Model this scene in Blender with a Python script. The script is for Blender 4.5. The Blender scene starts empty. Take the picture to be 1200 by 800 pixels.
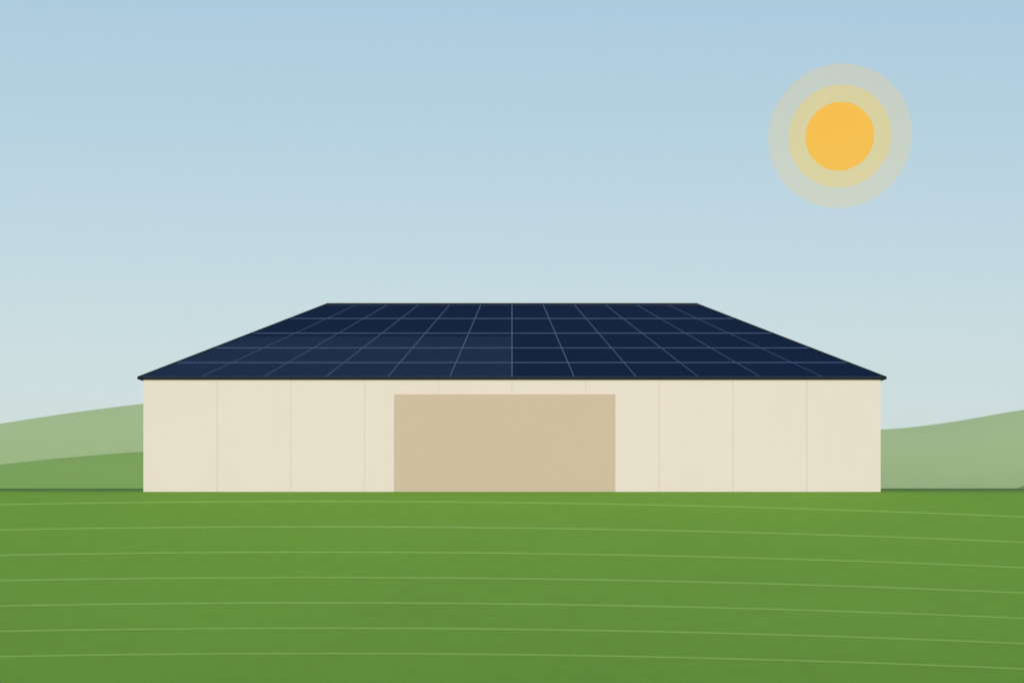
import bpy, bmesh, math, random
from mathutils import Vector, noise

random.seed(4)
scene = bpy.context.scene
col = scene.collection
R = math.radians

# ------------------------------------------------------------------ measures
F = 2000.0            # focal length in picture widths of 1200
HZ = 580.0            # row of the eye level
D = 69.4              # metres from camera to the barn front (y = 0)
ZC = -(HZ - 576.0) / F * D

def zpix(row, t):     # height that shows on a row at distance t
    return ZC + (HZ - row) / F * t

def xpix(px, t):
    return (px - 600.0) / F * t

# ------------------------------------------------------------------ helpers
def link(name, bm, mats, parent=None, smooth=False):
    me = bpy.data.meshes.new(name)
    bmesh.ops.recalc_face_normals(bm, faces=bm.faces)
    bm.to_mesh(me); bm.free()
    for m in (mats if isinstance(mats, (list, tuple)) else [mats]):
        me.materials.append(m)
    if smooth:
        for p in me.polygons: p.use_smooth = True
    o = bpy.data.objects.new(name, me)
    col.objects.link(o)
    if parent is not None: o.parent = parent
    return o

def box(bm, x0, x1, y0, y1, z0, z1, mi=0):
    v = [bm.verts.new(p) for p in ((x0,y0,z0),(x1,y0,z0),(x1,y1,z0),(x0,y1,z0),(x0,y0,z1),(x1,y0,z1),(x1,y1,z1),(x0,y1,z1))]
    for f in ((0,3,2,1),(4,5,6,7),(0,1,5,4),(1,2,6,5),(2,3,7,6),(3,0,4,7)):
        bm.faces.new([v[i] for i in f]).material_index = mi

def bar(bm, a, b, r, n=8, flat=1.0):
    a, b = Vector(a), Vector(b)
    d = (b - a).normalized()
    s = d.cross(Vector((0,0,1))).normalized(); u = s.cross(d).normalized()
    rings = []
    for p in (a, b):
        rings.append([bm.verts.new(p + s*math.cos(2*math.pi*(k+.5)/n)*r + u*math.sin(2*math.pi*(k+.5)/n)*r*flat) for k in range(n)])
    for k in range(n):
        bm.faces.new((rings[0][k], rings[0][(k+1)%n], rings[1][(k+1)%n], rings[1][k]))
    bm.faces.new(rings[0][::-1]); bm.faces.new(rings[1])

def tag(o, label=None, cat=None, kind=None, group=None):
    if label: o['label'] = label
    if cat: o['category'] = cat
    if kind: o['kind'] = kind
    if group: o['group'] = group
    return o

# ------------------------------------------------------------------ materials
def base_mat(name, rough=.8, spec=.2):
    m = bpy.data.materials.new(name); m.use_nodes = True
    nt = m.node_tree; b = nt.nodes['Principled BSDF']
    b.inputs['Roughness'].default_value = rough
    b.inputs['Specular IOR Level'].default_value = spec
    return m, nt, b

def varied(name, c, var=.08, scales=((1.0, 1.0),), rough=.8, spec=.2, bump=0.0, bump_scale=20.0, bump_dist=.02, stretch=(1,1,1)):
    """colour c varied by sums of noise in object space, with a fine bump"""
    m, nt, b = base_mat(name, rough, spec)
    N, L = nt.nodes, nt.links
    tc = N.new('ShaderNodeTexCoord'); mp = N.new('ShaderNodeMapping')
    mp.inputs['Scale'].default_value = stretch
    L.new(tc.outputs['Object'], mp.inputs['Vector'])
    acc = None
    for sc, w in scales:
        n = N.new('ShaderNodeTexNoise'); n.inputs['Scale'].default_value = sc; n.inputs['Detail'].default_value = 5
        L.new(mp.outputs['Vector'], n.inputs['Vector'])
        s = N.new('ShaderNodeMath'); s.operation = 'MULTIPLY_ADD'
        L.new(n.outputs['Fac'], s.inputs[0]); s.inputs[1].default_value = w; s.inputs[2].default_value = -.5*w
        if acc is None: acc = s
        else:
            a = N.new('ShaderNodeMath'); a.operation = 'ADD'
            L.new(acc.outputs[0], a.inputs[0]); L.new(s.outputs[0], a.inputs[1]); acc = a
    k = N.new('ShaderNodeMath'); k.operation = 'MULTIPLY_ADD'
    L.new(acc.outputs[0], k.inputs[0]); k.inputs[1].default_value = var*4; k.inputs[2].default_value = 1.0
    mul = N.new('ShaderNodeVectorMath'); mul.operation = 'SCALE'
    mul.inputs[0].default_value = c
    L.new(k.outputs[0], mul.inputs['Scale'])
    L.new(mul.outputs[0], b.inputs['Base Color'])
    if bump > 0:
        n = N.new('ShaderNodeTexNoise'); n.inputs['Scale'].default_value = bump_scale; n.inputs['Detail'].default_value = 4
        L.new(mp.outputs['Vector'], n.inputs['Vector'])
        bp = N.new('ShaderNodeBump'); bp.inputs['Strength'].default_value = bump; bp.inputs['Distance'].default_value = bump_dist
        L.new(n.outputs['Fac'], bp.inputs['Height']); L.new(bp.outputs['Normal'], b.inputs['Normal'])
    return m

def plain(name, c, rough=.5, spec=.3):
    m, nt, b = base_mat(name, rough, spec)
    b.inputs['Base Color'].default_value = (*c, 1)
    return m

GRASS = (.109, .219, .032)
M_field = varied('field_grass', GRASS, .06, ((.12, .5), (1.3, .5), (9, 1.0), (30, .9)), .95, .0, .3, 14, .03)
M_strip = varied('cut_grass', (.138, .255, .052), .05, ((1.3, .5), (14, .8)), .95, .0, .2, 16, .03)
M_shadow_band = varied('shadow_band_grass', (.060, .120, .034), .09, ((.5, .6), (9, 1.0)), .95, .0, .3, 12, .03)  # darker green, shadow at the field's far edge put into the colour
M_hill_near = varied('near_pasture', (.152, .272, .050), .04, ((.005, .8), (.08, .6)), .95, .0)
M_hill_far = varied('far_pasture', (.188, .276, .044), .04, ((.0016, .8), (.02, .6)), .95, .0)
M_wall = varied('cream_cladding', (.538, .478, .424), .012, ((.35, 1.0), (5, .6)), .75, .15, .06, 60, .004, (1, 1, .35))
M_batten = varied('cream_batten', (.485, .428, .377), .012, ((5, .6),), .75, .15)
M_door = varied('tan_door', (.409, .332, .244), .012, ((.5, 1.0), (6, .6)), .7, .15, .05, 60, .004, (1, 1, .35))
M_deck = plain('roof_sheet', (.012, .015, .022), .7, .1)
M_trim = plain('dark_trim', (.009, .010, .012), .8, .02)
M_glass = varied('panel_glass', (.0006, .0056, .0235), .03, ((.4, 1.0),), .5, .02)
M_glass_sheen = varied('sheen_panel_glass', (.0050, .0125, .0340), .03, ((.4, 1.0),), .5, .02)  # same glass with the sheen painted in as a lighter colour
M_rail = plain('panel_frame', (.037, .059, .119), .5, .2)

# ------------------------------------------------------------------ ground
T_TOP, T_BOT, N_SLOPE = 69.0, 40.0, 60
def slope_row(t): return 576.0 + 224.0 * (T_TOP - t) / (T_TOP - T_BOT)
def ground_z(y):
    t = y + D
    if t >= T_TOP:
        if y < 70: return 0.0
        u = min(1.0, (y - 70) / 120.0); u = u*u*(3-2*u)
        return -4.0 * u
    if t >= T_BOT: return zpix(slope_row(t), t)
    zb = zpix(800.0, T_BOT)
    s0 = (ground_z(T_BOT + .01 - D) - zb) / .01
    u = min(1.0, (T_BOT - t) / 14.0)
    return zb - s0 * 14.0 * (u - u*u/2)

ys = [-260, -200, -150, -120, -100, -85, -70, -60, -50]
ys += [T_BOT - D - 14 + i for i in range(14)]
ys += [T_BOT - D + (T_TOP - T_BOT) * i / N_SLOPE for i in range(N_SLOPE + 1)]
ys += [-.3, 2, 15, 40, 70, 90, 110, 130, 150, 170, 190, 230, 300, 450, 700, 1000, 1400, 2200, 3500, 5200, 7000]
ys = sorted(set(round(v, 4) for v in ys))
xs = [-6000, -3500, -2000, -1200, -700, -400, -200, -120] + [i*10 - 80 for i in range(17)] + [120, 200, 400, 700, 1200, 2000, 3500, 6000]
bm = bmesh.new()
grid = [[bm.verts.new((x, y, ground_z(y))) for x in xs] for y in ys]
for j in range(len(ys)-1):
    for i in range(len(xs)-1):
        bm.faces.new((grid[j][i], grid[j][i+1], grid[j+1][i+1], grid[j+1][i]))
tag(link('ground', bm, M_field, smooth=True), kind='structure')

# mown lines: low clipped ridges that follow the contour of the slope
def row_to_t(row): return T_TOP - (row - 576.0) / 224.0 * (T_TOP - T_BOT)
for k in range(7):
    bm = bmesh.new(); prev = None
    for i in range(321):
        px = -900 + 3000 * i / 320
        row = 590.7 + 29.65*k - .02*px + 2.667e-5*px*px
        t = row_to_t(row); x = xpix(px, t); y = t - D
        ring = []
        for dy, h in ((-.16, -.01), (-.11, .01), (0, .018), (.11, .01), (.16, -.01)):
            ring.append(bm.verts.new((x, y + dy, ground_z(y + dy) + h)))
        if prev:
            for q in range(4): bm.faces.new((prev[q], ring[q], ring[q+1], prev[q+1]))
        prev = ring
    tag(link('mown_path', bm, M_strip, smooth=True), kind='structure')

# added bank along the back of the field, coloured dark as the horizon shadow
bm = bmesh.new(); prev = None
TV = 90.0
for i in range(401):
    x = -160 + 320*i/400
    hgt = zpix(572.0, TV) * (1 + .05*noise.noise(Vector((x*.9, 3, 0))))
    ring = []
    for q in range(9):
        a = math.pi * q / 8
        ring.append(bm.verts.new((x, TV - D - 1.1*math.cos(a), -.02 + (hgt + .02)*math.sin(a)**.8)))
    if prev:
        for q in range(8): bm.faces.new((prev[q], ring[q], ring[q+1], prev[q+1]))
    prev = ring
tag(link('shadow_band_ground', bm, M_shadow_band, smooth=True), kind='structure')

# ------------------------------------------------------------------ hills
def spline(pts, x):
    if x <= pts[0][0]: return pts[0][1]
    if x >= pts[-1][0]: return pts[-1][1]
    for i in range(len(pts)-1):
        if pts[i][0] <= x <= pts[i+1][0]:
            x0, y0 = pts[i]; x1, y1 = pts[i+1]
            m0 = (y1 - pts[i-1][1]) / (x1 - pts[i-1][0]) if i > 0 else (y1-y0)/(x1-x0)
            m1 = (pts[i+2][1] - y0) / (pts[i+2][0] - x0) if i+2 < len(pts) else (y1-y0)/(x1-x0)
            h = x1-x0; u = (x-x0)/h
            return (2*u**3-3*u*u+1)*y0 + (u**3-2*u*u+u)*h*m0 + (-2*u**3+3*u*u)*y1 + (u**3-u*u)*h*m1

def hill(pts, T, W, x0, x1, nx, mat, zbase):
    bm = bmesh.new(); rows = []
    us = [-2.4 + 4.8*j/40 for j in range(41)]
    for i in range(nx+1):
        x = x0 + (x1-x0)*i/nx
        row = spline(pts, 600 + F*x/T)
        goal = (HZ - row) / F                       # tangent of the silhouette
        lo, hi = 0.0, 400.0
        for _ in range(40):
            h = (lo+hi)/2
            top = max((zbase + h*math.exp(-u*u) - ZC) / (T + W*u) for u in us)
            if top < goal: lo = h
            else: hi = h
        rows.append([bm.verts.new((x*(T + W*u)/T, T - D + W*u, zbase + h*math.exp(-u*u) - .4*(abs(u) > 2.3))) for u in us])
    for i in range(nx):
        for j in range(40):
            bm.faces.new((rows[i][j], rows[i+1][j], rows[i+1][j+1], rows[i][j+1]))
    return tag(link('hill', bm, mat, smooth=True), kind='structure')

near_pts = [(-2600,585),(-1500,560),(-900,575),(-400,572),(-150,557),(0,544),(60,537.6),(168,529),(320,523),(520,533),(750,560),(930,584),(1060,592),(1140,590),(1178,577.5),(1200,568.5),(1260,552),(1500,515),(2200,540),(3700,585)]
far_pts = [(-1540,584),(-900,562),(-400,548),(-150,521),(0,496.3),(80,484),(168,473),(300,462),(430,459),(600,470),(780,489),(920,501),(1032,503),(1110,495),(1200,480),(1350,463),(1500,465),(2150,520),(2740,584)]
hill(near_pts, 1050.0, 200.0, -1650, 1650, 700, M_hill_near, -5.0)
hill(far_pts, 5000.0, 750.0, -5400, 5400, 540, M_hill_far, -5.2)

# ------------------------------------------------------------------ barn
barn = bpy.data.objects.new('barn', None); col.objects.link(barn)
tag(barn, 'long cream barn with dark hipped roof of solar panels and wide tan door', 'barn')

OV = .035
TE = D - OV
WX = xpix(1032, D)                          # half width of the walls
EX = 438.0 / F * TE                         # half width at the eaves
RUN = 6.9
RX = 216.0 / F * (TE + RUN)
ZE = zpix(443.0, TE)
ZR = zpix(357.0, TE + RUN)
YE0, YR, YE1 = -OV, -OV + RUN, -OV + 2*RUN
YB = YE1 - OV
WT = ZE - .03                               # wall head

door_x0, door_x1 = xpix(462, D - .04), xpix(721, D - .04)
door_z = zpix(461.7, D - .04)

bm = bmesh.new()
box(bm, -WX, WX, 0, YB, -.15, WT)
bw = .022
for i in range(1, 10):
    x = -WX + 2*WX*i/10
    z0 = door_z + .03 if door_x0 - .05 < x < door_x1 + .05 else -.12
    box(bm, x - bw, x + bw, -.008, .01, z0, WT - .01, 1)
    box(bm, x - bw, x + bw, YB - .01, YB + .008, -.12, WT - .01, 1)
for i in range(1, 5):
    y = YB*i/5
    for s in (-1, 1):
        box(bm, s*WX - .01, s*WX + .01, y - bw, y + bw, -.12, WT - .01, 1)
link('wall', bm, [M_wall, M_batten], barn)

bm = bmesh.new()
box(bm, door_x0, door_x1, -.04, -.002, -.1, door_z)
d = link('door', bm, M_door, barn)
bv = d.modifiers.new('edge', 'BEVEL'); bv.width = .006; bv.segments = 1

# roof deck: closed hip
bm = bmesh.new()
e = [bm.verts.new(p) for p in ((-EX,YE0,ZE),(EX,YE0,ZE),(EX,YE1,ZE),(-EX,YE1,ZE))]
r = [bm.verts.new((-RX,YR,ZR)), bm.verts.new((RX,YR,ZR))]
bm.faces.new((e[0],e[1],r[1],r[0])); bm.faces.new((e[1],e[2],r[1])); bm.faces.new((e[2],e[3],r[0],r[1])); bm.faces.new((e[3],e[0],r[0]))
bm.faces.new(e[::-1])
roof = link('roof', bm, M_deck, barn)

lift = .03
bm = bmesh.new()
bar(bm, (-RX-.03,YR,ZR+.015), (RX+.03,YR,ZR+.015), .062)
link('ridge_cap', bm, M_trim, roof)
for sx in (-1, 1):
    for yy in (YE0, YE1):
        bm = bmesh.new()
        bar(bm, (sx*EX,yy,ZE+.012), (sx*RX,YR,ZR+.012), .066)
        link('hip_cap', bm, M_trim, roof)
bm = bmesh.new()
g = .034
box(bm, -EX-g, EX+g, YE0-g, YE0+g, ZE-.040, ZE+.044)
box(bm, -EX-g, EX+g, YE1-g, YE1+g, ZE-.040, ZE+.044)
for s in (-1, 1):
    box(bm, s*EX-g, s*EX+g, YE0+g, YE1-g, ZE-.039, ZE+.043)
gut = link('gutter', bm, M_trim, roof)

# solar panels: twelve columns fanning from eave to ridge, five rows
nrm = Vector((0, -(ZR-ZE), RUN)).normalized()
def v_for_row(row):
    lo, hi = 0.0, 1.0
    for _ in range(50):
        v = (lo+hi)/2
        rr = HZ - F*(ZE + v*(ZR-ZE) - ZC)/(TE + v*RUN)
        if rr > row: lo = v
        else: hi = v
    return (lo+hi)/2
vs = [v_for_row(442.2)] + [v_for_row(443 - 17.2*k) for k in range(1, 5)] + [v_for_row(358.3)]
v_mid = v_for_row(395.3)
def on_roof(u, v, h):
    x = (-EX + 2*EX*u)*(1-v) + (-RX + 2*RX*u)*v
    return Vector((x, YE0 + RUN*v, ZE + (ZR-ZE)*v)) + nrm*h
for j in range(5):
    for i in range(12):
        u0, u1, v0, v1 = i/12, (i+1)/12, vs[j], vs[j+1]
        bm = bmesh.new()
        wid = 2*EX*(1-(v0+v1)/2) + 2*RX*(v0+v1)/2
        fu, fv = .021/wid, .040/math.hypot(RUN, ZR-ZE)
        out_t = [on_roof(*p, .05) for p in ((u0,v0),(u1,v0),(u1,v1),(u0,v1))]
        out_b = [on_roof(*p, .012) for p in ((u0,v0),(u1,v0),(u1,v1),(u0,v1))]
        fb, ft = (fv if j > 0 else fv*.08), (fv if j < 4 else fv*.08)   # slim frame along the eave and the ridge
        inn = [on_roof(*p, .046) for p in ((u0+fu,v0+fb),(u1-fu,v0+fb),(u1-fu,v1-ft),(u0+fu,v1-ft))]
        a = [bm.verts.new(p) for p in out_t]; b = [bm.verts.new(p) for p in out_b]; c = [bm.verts.new(p) for p in inn]
        for q in range(4):
            n_ = (q+1) % 4
            bm.faces.new((b[q], b[n_], a[n_], a[q])).material_index = 0
            bm.faces.new((a[q], a[n_], c[n_], c[q])).material_index = 0
        bm.faces.new(b[::-1]).material_index = 0
        if i < 6 and j == 2:            # painted sheen on the left half ends partway up the third row
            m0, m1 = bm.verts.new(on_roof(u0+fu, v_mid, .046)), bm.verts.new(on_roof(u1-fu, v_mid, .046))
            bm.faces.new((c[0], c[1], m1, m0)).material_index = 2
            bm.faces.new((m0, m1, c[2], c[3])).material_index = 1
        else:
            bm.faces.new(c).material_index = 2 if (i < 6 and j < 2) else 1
        link('solar_panel', bm, [M_rail, M_glass, M_glass_sheen], roof)

# ------------------------------------------------------------------ sun in the sky
SD = 20000.0
sc_ = Vector((xpix(984, SD), SD - D, zpix(160, SD)))
sun_obj = bpy.data.objects.new('sun', None); col.objects.link(sun_obj); sun_obj.location = sc_
tag(sun_obj, 'orange sun with two pale yellow rings of glow in the clear blue sky', 'sun')
def emit(name, c, alpha):
    m = bpy.data.materials.new(name); m.use_nodes = True
    nt = m.node_tree; nt.nodes.clear()
    o = nt.nodes.new('ShaderNodeOutputMaterial'); e = nt.nodes.new('ShaderNodeEmission')
    e.inputs['Color'].default_value = (*c, 1)
    if alpha >= 1: nt.links.new(e.outputs[0], o.inputs['Surface'])
    else:
        t = nt.nodes.new('ShaderNodeBsdfTransparent'); mx = nt.nodes.new('ShaderNodeMixShader')
        mx.inputs[0].default_value = alpha
        nt.links.new(t.outputs[0], mx.inputs[1]); nt.links.new(e.outputs[0], mx.inputs[2]); nt.links.new(mx.outputs[0], o.inputs['Surface'])
    m.cycles.emission_sampling = 'NONE'
    return m
for nm, rp, c, al in (('sun_core', 40, (.507, .214, .0), 1), ('halo', 60, (.44, .315, .0), .25), ('halo', 84, (.44, .315, .02), .155)):
    bm = bmesh.new(); bmesh.ops.create_icosphere(bm, subdivisions=5, radius=.985*rp/F*SD)
    link(nm, bm, emit('sun_glow_' + nm, c, al), sun_obj, smooth=True)

# ------------------------------------------------------------------ haze
HAZE = 0.8e-4
bm = bmesh.new(); box(bm, -6100, 6100, -300, 7100, -7, 310)
m = bpy.data.materials.new('haze_air'); m.use_nodes = True
nt = m.node_tree; nt.nodes.clear()
o_ = nt.nodes.new('ShaderNodeOutputMaterial'); pv = nt.nodes.new('ShaderNodeVolumePrincipled')
pv.inputs['Color'].default_value = (.98, .99, 1, 1); pv.inputs['Density'].default_value = HAZE
nt.links.new(pv.outputs[0], o_.inputs['Volume'])
if HAZE > 0: tag(link('haze', bm, m), kind='stuff')

# ------------------------------------------------------------------ light
SUN_EL, SUN_AZ = R(30), R(186)          # compass azimuth, north = +y; 180 is behind the camera
sdir = Vector((math.sin(SUN_AZ)*math.cos(SUN_EL)*-1, math.cos(SUN_AZ)*math.cos(SUN_EL), math.sin(SUN_EL)))
ld = bpy.data.lights.new('sun_lamp', 'SUN'); ld.energy = 2.0; ld.angle = R(.6); ld.color = (1, .96, .9)
lo_ = bpy.data.objects.new('sun_lamp', ld); col.objects.link(lo_)
lo_.rotation_euler = sdir.to_track_quat('Z', 'Y').to_euler(); lo_.location = (0, -60, 60)

w = bpy.data.worlds.new('World'); scene.world = w; w.use_nodes = True
nt = w.node_tree; bg = nt.nodes['Background']
sk = nt.nodes.new('ShaderNodeTexSky'); sk.sky_type = 'NISHITA'; sk.sun_disc = False
sk.sun_elevation = SUN_EL; sk.sun_rotation = math.atan2(sdir.x, sdir.y)
sk.air_density = 0.8; sk.dust_density = 1.2; sk.ozone_density = 5.0
gm = nt.nodes.new('ShaderNodeVectorMath'); gm.operation = 'POWER'; gm.inputs[1].default_value = (.493, .328, .125)
nt.links.new(sk.outputs[0], gm.inputs[0]); tn = nt.nodes.new('ShaderNodeVectorMath'); tn.operation = 'MULTIPLY'; tn.inputs[1].default_value = (1.145, 1.425, 2.02)
nt.links.new(gm.outputs[0], tn.inputs[0]); nt.links.new(tn.outputs[0], bg.inputs['Color']); bg.inputs['Strength'].default_value = .15

# ------------------------------------------------------------------ camera
cd = bpy.data.cameras.new('camera'); cam = bpy.data.objects.new('camera', cd); col.objects.link(cam)
cam.location = (0, -D, ZC); cam.rotation_euler = (R(90), 0, 0)
cd.sensor_width = 36; cd.lens = 36*F/1200; cd.shift_y = (HZ - 400)/1200
cd.clip_start = .5; cd.clip_end = 60000
scene.camera = cam

vs_ = scene.view_settings
vs_.view_transform = 'Standard'; vs_.look = 'None'; vs_.exposure = 1.0; vs_.gamma = 1.0; vs_.use_curve_mapping = False
scene.cycles.volume_bounces = 1
